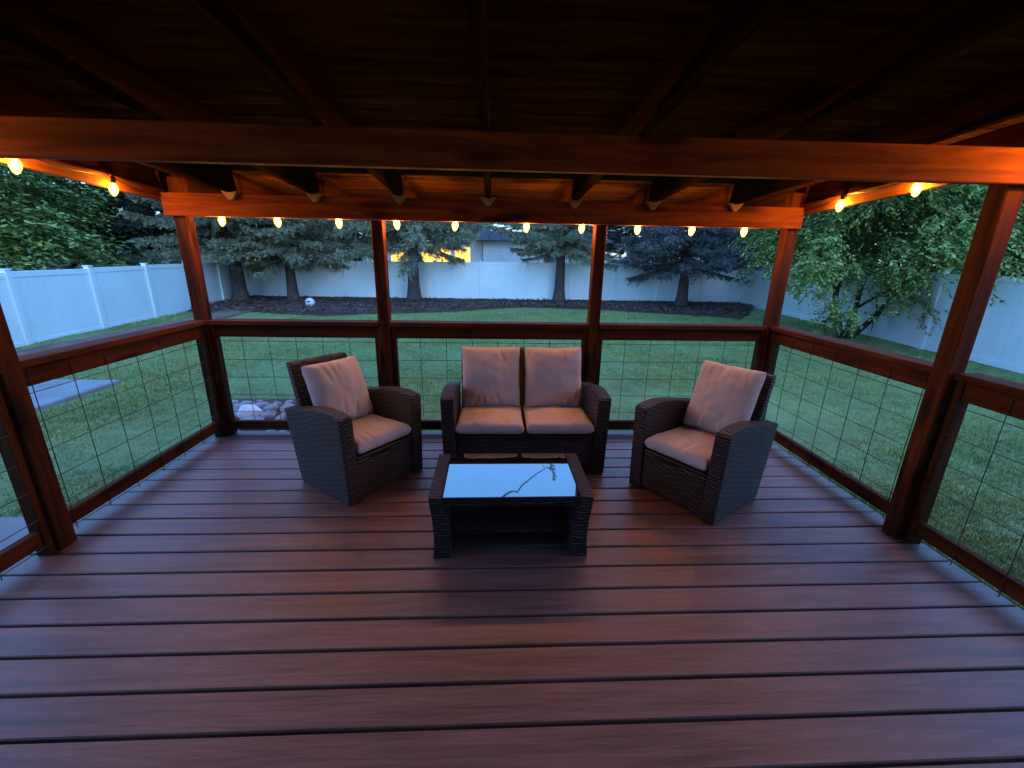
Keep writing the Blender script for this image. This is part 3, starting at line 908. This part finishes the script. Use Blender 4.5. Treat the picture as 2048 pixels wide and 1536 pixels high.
for tr, cr in SP:
    tr.materials.append(M['bark']); cr.materials.append(M['needle'])
def tree(name, meshes, loc, rz_, sc, label, group, crown_mat=None, trunk_mat=None):
    t = empty(name, loc, rz_); t.scale = sc if isinstance(sc, tuple) else (sc,) * 3
    tag(t, label, 'tree', group)
    for nm, me, m in (('trunk', meshes[0], trunk_mat), ('crown', meshes[1], crown_mat)):
        o = D.objects.new(nm, me); COL.objects.link(o); o.parent = t
        if m is not None:
            o.material_slots[0].link = 'OBJECT'; o.material_slots[0].material = m
    return t
g = 'spruces in the mulch bed'
tree('spruce_tree', SP[0], (-9.10, 15.95, GZ), 2.1, (1.3, 1.3, 1.0), 'thick trunked spruce leftmost in the bed, near the left fence corner', g)
tree('spruce_tree', SP[1], (-7.42, 16.35, GZ), .6, (1.0, 1.05, .96), 'slim spruce with low sprigs, second from left behind the white ball', g)
tree('spruce_tree', SP[1], (-3.08, 17.05, GZ), 3.9, (1.25, 1.2, 1.32), 'broad spruce in front of the yellow glow panes beside the left middle post', g)
tree('spruce_tree', SP[0], (2.62, 17.05, GZ), 5.2, (1.15, 1.1, 1.08), 'open tall spruce before the pale house, beside the right middle post', g)
tree('spruce_tree', SP[1], (7.18, 16.1, GZ), 1.5, (1.15, 1.1, .97), 'bluish spruce rightmost in the bed, left of the leafy tree', g, M['needle_blue'])

# ---- leafy trees
def leafy_meshes(seed, H, Rad, zc, nspray, leaf, nstem=4, per=12, droop=.5, low=.8):
    rng = np.random.default_rng(seed)
    mb = MB(); tips = []
    def grow(p, d, L, r, lev):
        pts = [p]; rad = [r]
        n = 5
        for i in range(n):
            d = (d + Vector(rng.normal(0, .16, 3)) + Vector((0, 0, .06 if lev < 2 else -.05))).normalized()
            p = p + d * (L / n); pts.append(p); rad.append(r * (1 - .55 * (i + 1) / n))
            if lev >= 1: tips.append((p.copy(), d.copy(), lev))
        mb.tube(pts, rad, 7 if lev < 2 else 5, cap=False)
        if lev < 3:
            for k in range(4 if lev < 2 else 3):
                j = rng.integers(2, n + 1); ax = Vector(rng.normal(0, 1, 3)); q = (d + ax * .75 + Vector((0, 0, .05))).normalized()
                grow(pts[j], q, L * rng.uniform(.5, .75), rad[j] * .62, lev + 1)
    for k in range(nstem):
        a = 2 * math.pi * (k + rng.uniform(-.25, .25)) / nstem
        d = Vector((math.cos(a) * .75, math.sin(a) * .75, 1)).normalized() if nstem > 1 else Vector((0, 0, 1))
        grow(Vector((math.cos(a) * .05, math.sin(a) * .05, -.05)), d, H * .42, .075 * H / 5, 0)
    trunk = mb.mesh('trunk', True)
    # sprays fill an uneven crown volume; more towards the outside, in lobes
    lob = []
    for _ in range(26):
        th = rng.uniform(0, 6.28); ph = rng.uniform(-.55, 1.0)
        rr_ = rng.uniform(.45, .95)
        lob.append((Rad * rr_ * math.cos(th) * math.cos(ph * .9), Rad * rr_ * math.sin(th) * math.cos(ph * .9), zc + (H - zc) * rr_ * math.sin(ph) if ph > 0 else zc + (zc - low) * rr_ * math.sin(ph)))
    lob = np.array(lob)
    i = rng.integers(0, len(lob), nspray); q = rng.normal(0, 1, (nspray, 3)); q /= np.linalg.norm(q, axis=1, keepdims=True)
    q *= (rng.uniform(0, 1, nspray) ** .45)[:, None] * np.array([Rad * .40, Rad * .40, Rad * .26])
    P = lob[i] + q
    tp = np.array([t[0][:] for t in tips]); j = rng.integers(0, len(tp), nspray // 3); P[:nspray // 3] = tp[j] + rng.normal(0, .12, (nspray // 3, 3))
    P = P[P[:, 2] > low * .50 + .75 * np.clip(1 - np.hypot(P[:, 0], P[:, 1]) / (Rad * .55), 0, 1)]
    n = len(P)
    out = P.copy(); out[:, 2] -= zc; out[:, 2] *= .2; out /= (np.linalg.norm(out, axis=1, keepdims=True) + 1e-6)
    dirn = out + rng.normal(0, .55, (n, 3)); dirn[:, 2] -= droop * rng.uniform(.3, 1.2, n); dirn /= np.linalg.norm(dirn, axis=1, keepdims=True)
    sl = leaf * rng.uniform(2.5, 5.0, n)
    t = np.linspace(.05, 1, per)[None, :] + rng.uniform(-.04, .04, (n, per))
    B = P[:, None] + dirn[:, None] * (sl[:, None] * t)[..., None]; B[..., 2] -= .18 * sl[:, None] * t ** 2
    sgn = np.where(np.arange(per) % 2 == 0, 1., -1.)[None, :, None]
    hor = np.cross(dirn, [0, 0, 1.0]); hor /= (np.linalg.norm(hor, axis=1, keepdims=True) + 1e-6)
    ld = dirn[:, None] * .65 + hor[:, None] * sgn * rng.uniform(.5, 1, (n, per, 1)) + rng.normal(0, .22, (n, per, 3)); ld[..., 2] -= .45 * droop
    ld /= np.linalg.norm(ld, axis=2, keepdims=True)
    ll = leaf * rng.uniform(.65, 1.2, (n, per, 1))
    wv = np.cross(ld, rng.normal(0, .35, (n, per, 3)) + np.array([0, 0, 1.0])); wv /= (np.linalg.norm(wv, axis=2, keepdims=True) + 1e-6)
    mid = B + ld * ll * .45; tip = B + ld * ll
    V = np.stack([B, mid + wv * ll * .24, tip, mid - wv * ll * .24], 2).reshape(-1, 3)
    crown = np_mesh('crown', V, np.arange(len(V)).reshape(-1, 4))
    return trunk, crown
LT = leafy_meshes(5, 4.9, 2.75, 2.75, 6300, .098, 4, 12, .7, 1.30)
LT[0].materials.append(M['bark_dark']); LT[1].materials.append(M['leaf'])
tree('leafy_tree', LT, (8.45, 9.75, GZ), .4, 1.0, 'multi stemmed leafy green tree growing right of the deck before the right fence', None)
LF = leafy_meshes(9, 7.5, 3.2, 3.6, 4200, .17, 3, 10, .5, .4)
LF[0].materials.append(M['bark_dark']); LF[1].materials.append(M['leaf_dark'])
LG = [LT, LF]
far = 'trees beyond the fences'
tree('leafy_tree', LF, (-15.2, 11.6, GZ), 1.0, (1.15, 1.15, .80), 'bushy green tree at the far left edge behind the left fence', far, M['leaf'])
tree('leafy_tree', LF, (-16.8, 16.5, GZ), 2.4, (1.1, 1.1, 1.0), 'dark bushy tree behind the left fence beside the bright window gap', far)
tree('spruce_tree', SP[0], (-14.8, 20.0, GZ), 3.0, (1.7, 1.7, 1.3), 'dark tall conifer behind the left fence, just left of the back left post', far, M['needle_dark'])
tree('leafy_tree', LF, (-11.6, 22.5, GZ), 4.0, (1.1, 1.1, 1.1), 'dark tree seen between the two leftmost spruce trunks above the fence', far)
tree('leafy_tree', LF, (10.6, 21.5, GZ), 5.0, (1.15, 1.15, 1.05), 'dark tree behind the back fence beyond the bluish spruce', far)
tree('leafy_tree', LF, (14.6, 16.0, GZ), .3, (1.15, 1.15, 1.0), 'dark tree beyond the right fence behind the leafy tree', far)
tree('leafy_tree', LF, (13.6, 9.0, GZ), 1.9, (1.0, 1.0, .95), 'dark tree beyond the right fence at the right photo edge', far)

for x, y, q, lab in ((-10.0, 33.0, .5, 'dark far conifer behind the low roof left of the lit house'), (-3.2, 36.0, 1.7, 'dark far conifer behind the house with yellow glow panes'),
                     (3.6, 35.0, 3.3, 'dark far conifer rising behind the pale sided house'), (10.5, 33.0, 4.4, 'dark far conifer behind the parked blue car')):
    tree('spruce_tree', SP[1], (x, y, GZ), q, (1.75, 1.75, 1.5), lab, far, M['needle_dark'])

# ------------------------------------------------------------------ houses beyond the fence
def house(loc, w_, d_, h, label, wall_m, roof_h):
    t = empty('neighbour_house', loc); tag(t, label, 'house', 'houses beyond the fences')
    mb = MB(); mb.box((-w_ / 2, 0, 0), (w_ / 2, d_, h), .01)
    for k in range(int(h / .2)): mb.prism([(-.001, .2 * k + .004), (-.022, .2 * k + .004), (-.006, .2 * k + .198), (-.001, .2 * k + .198)], 'x', -w_ / 2 + .002, w_ / 2 - .002)
    mb.build('wall', wall_m, t)
    mb = MB(); mb.prism([(-.5, h + .01), (d_ + .5, h + .01), (d_ / 2, h + roof_h)], 'x', -w_ / 2 - .4, w_ / 2 + .4, .01); mb.build('roof', M['shingle'], t)
    return t
def window(t, x0, x1, z0, z1, pane_m, bars=1):
    mb = MB(); y = -.05
    for a, b in (((x0 - .06, y, z0 - .06), (x1 + .06, -.001, z0)), ((x0 - .06, y, z1), (x1 + .06, -.001, z1 + .06)), ((x0 - .06, y, z0 + .0005), (x0, -.001, z1 - .0005)), ((x1, y, z0 + .0005), (x1 + .06, -.001, z1 - .0005))): mb.box(a, b, .004)
    for k in range(1, bars + 1):
        xx = x0 + (x1 - x0) * k / (bars + 1); mb.box((xx - .03, y + .004, z0 + .0005), (xx + .03, -.001, z1 - .0005), .004)
    f = mb.build('window', M['trim'], t)
    mb = MB(); mb.box((x0 + .001, -.032, z0 + .001), (x1 - .001, -.024, z1 - .001), 0); mb.build('pane', pane_m, f)
h1 = house((-3.4, 25, GZ), 5.6, 7, 2.75, 'low house with yellow glow panes standing in for its lamp lit wall, behind the back fence', M['house_siding'], .8)
window(h1, -2.3, -.85, .3, 2.45, M['glow_pane'], 1)  # window shapes added here and below, glowing in place of a porch-lit wall
window(h1, -.6, 1.0, .3, 2.35, M['glow_pane'], 1)
window(h1, 1.25, 2.1, .3, 2.2, M['glow_pane'], 0)
h2 = house((2.75, 24, GZ), 6.6, 7, 2.55, 'pale sided house behind the back fence right of the lit house', M['house_siding'], .7)
h3 = house((-17.0, 29, GZ), 13, 8, 1.55, 'dark roofed low house beyond the fence corner on the left', M['house_siding'], 1.6)
window(h3, 1.4, 2.0, .95, 1.35, M['glow_pane'], 0)
h4 = house((-22.5, 21.0, GZ), 4, 6, 1.9, 'small outbuilding with an orange lit window at the far left edge', M['house_siding'], .9)
window(h4, .3, 1.2, 1.2, 1.75, M['glow_pane'], 0)

# parked car beyond the back fence
cr = empty('parked_car', (7.35, 24.5, GZ)); tag(cr, 'pale blue parked car with its roof showing over the back fence', 'car')
prof = [(-2.1, .3), (-2.12, .75), (-1.95, .95), (-1.15, 1.05), (-.55, 1.62), (1.15, 1.66), (1.85, 1.12), (2.1, 1.0), (2.12, .3)]
mb = MB(); mb.prism(prof, 'y', -.85, .85, .05); mb.build('body', M['paint_blue'], cr)
for s in (-1, 1):
    mb = MB(); a, b = sorted((s * .852, s * .862)); mb.prism([(-.95, 1.08), (-.48, 1.54), (.25, 1.57), (.25, 1.08)], 'y', a, b); mb.build('window', M['dark_glass'], cr)
    mb = MB(); mb.prism([(.35, 1.08), (.35, 1.57), (1.05, 1.58), (1.55, 1.12)], 'y', a, b); mb.build('window', M['dark_glass'], cr)
    for x in (-1.35, 1.35):
        mb = MB(); mb.lathe([(.16, -.1), (.30, -.1), (.33, -.07), (.33, .07), (.30, .1), (.16, .1)], n=20); o = mb.build('wheel', M['rubber'], cr, True); o.rotation_euler = (R(90), 0, 0); o.location = (x, s * .78, .33)

# overhead cable, mirrored in the table glass
mb = MB(); pts = []
kn = [(3.2, 26.0, 12.4), (2.43, 17.6, 8.65), (1.10, 12.0, 6.10), (.62, 9.3, 4.85), (.238, 7.0, 3.52), (-.05, 4.26, 2.20)]
for a, b in zip(kn[:-1], kn[1:]):
    for k in range(4):
        t = k / 4; q = Vector(a).lerp(Vector(b), t); q.z -= .05 * math.sin(math.pi * t); pts.append(q)
pts.append(Vector(kn[-1]))
mb.tube(pts, .02, 6)
tag(mb.build('overhead_cable', M['black']), 'thin dark overhead cable seen mirrored in the glass table top', 'cable')
mb = MB(); mb.tube([(3.2, 26.15, GZ - .3), (3.2, 26.15, 6), (3.2, 26.15, 12.6)], [.14, .12, .1], 10)
pl = mb.build('utility_pole', M['pole']); tag(pl, 'dark utility pole behind the pale house holding the overhead cable', 'pole')

# own house behind the camera
hs = empty('house', (0, -1.8, GZ)); tag(hs, 'house wall the deck is built against, behind the viewer', 'house')
mb = MB(); mb.box((-7, -.3, 0), (7, 0, 3.6), .01); mb.build('wall', plain('house_wall_paint', (0.25, 0.22, 0.2), .8, .2), hs)
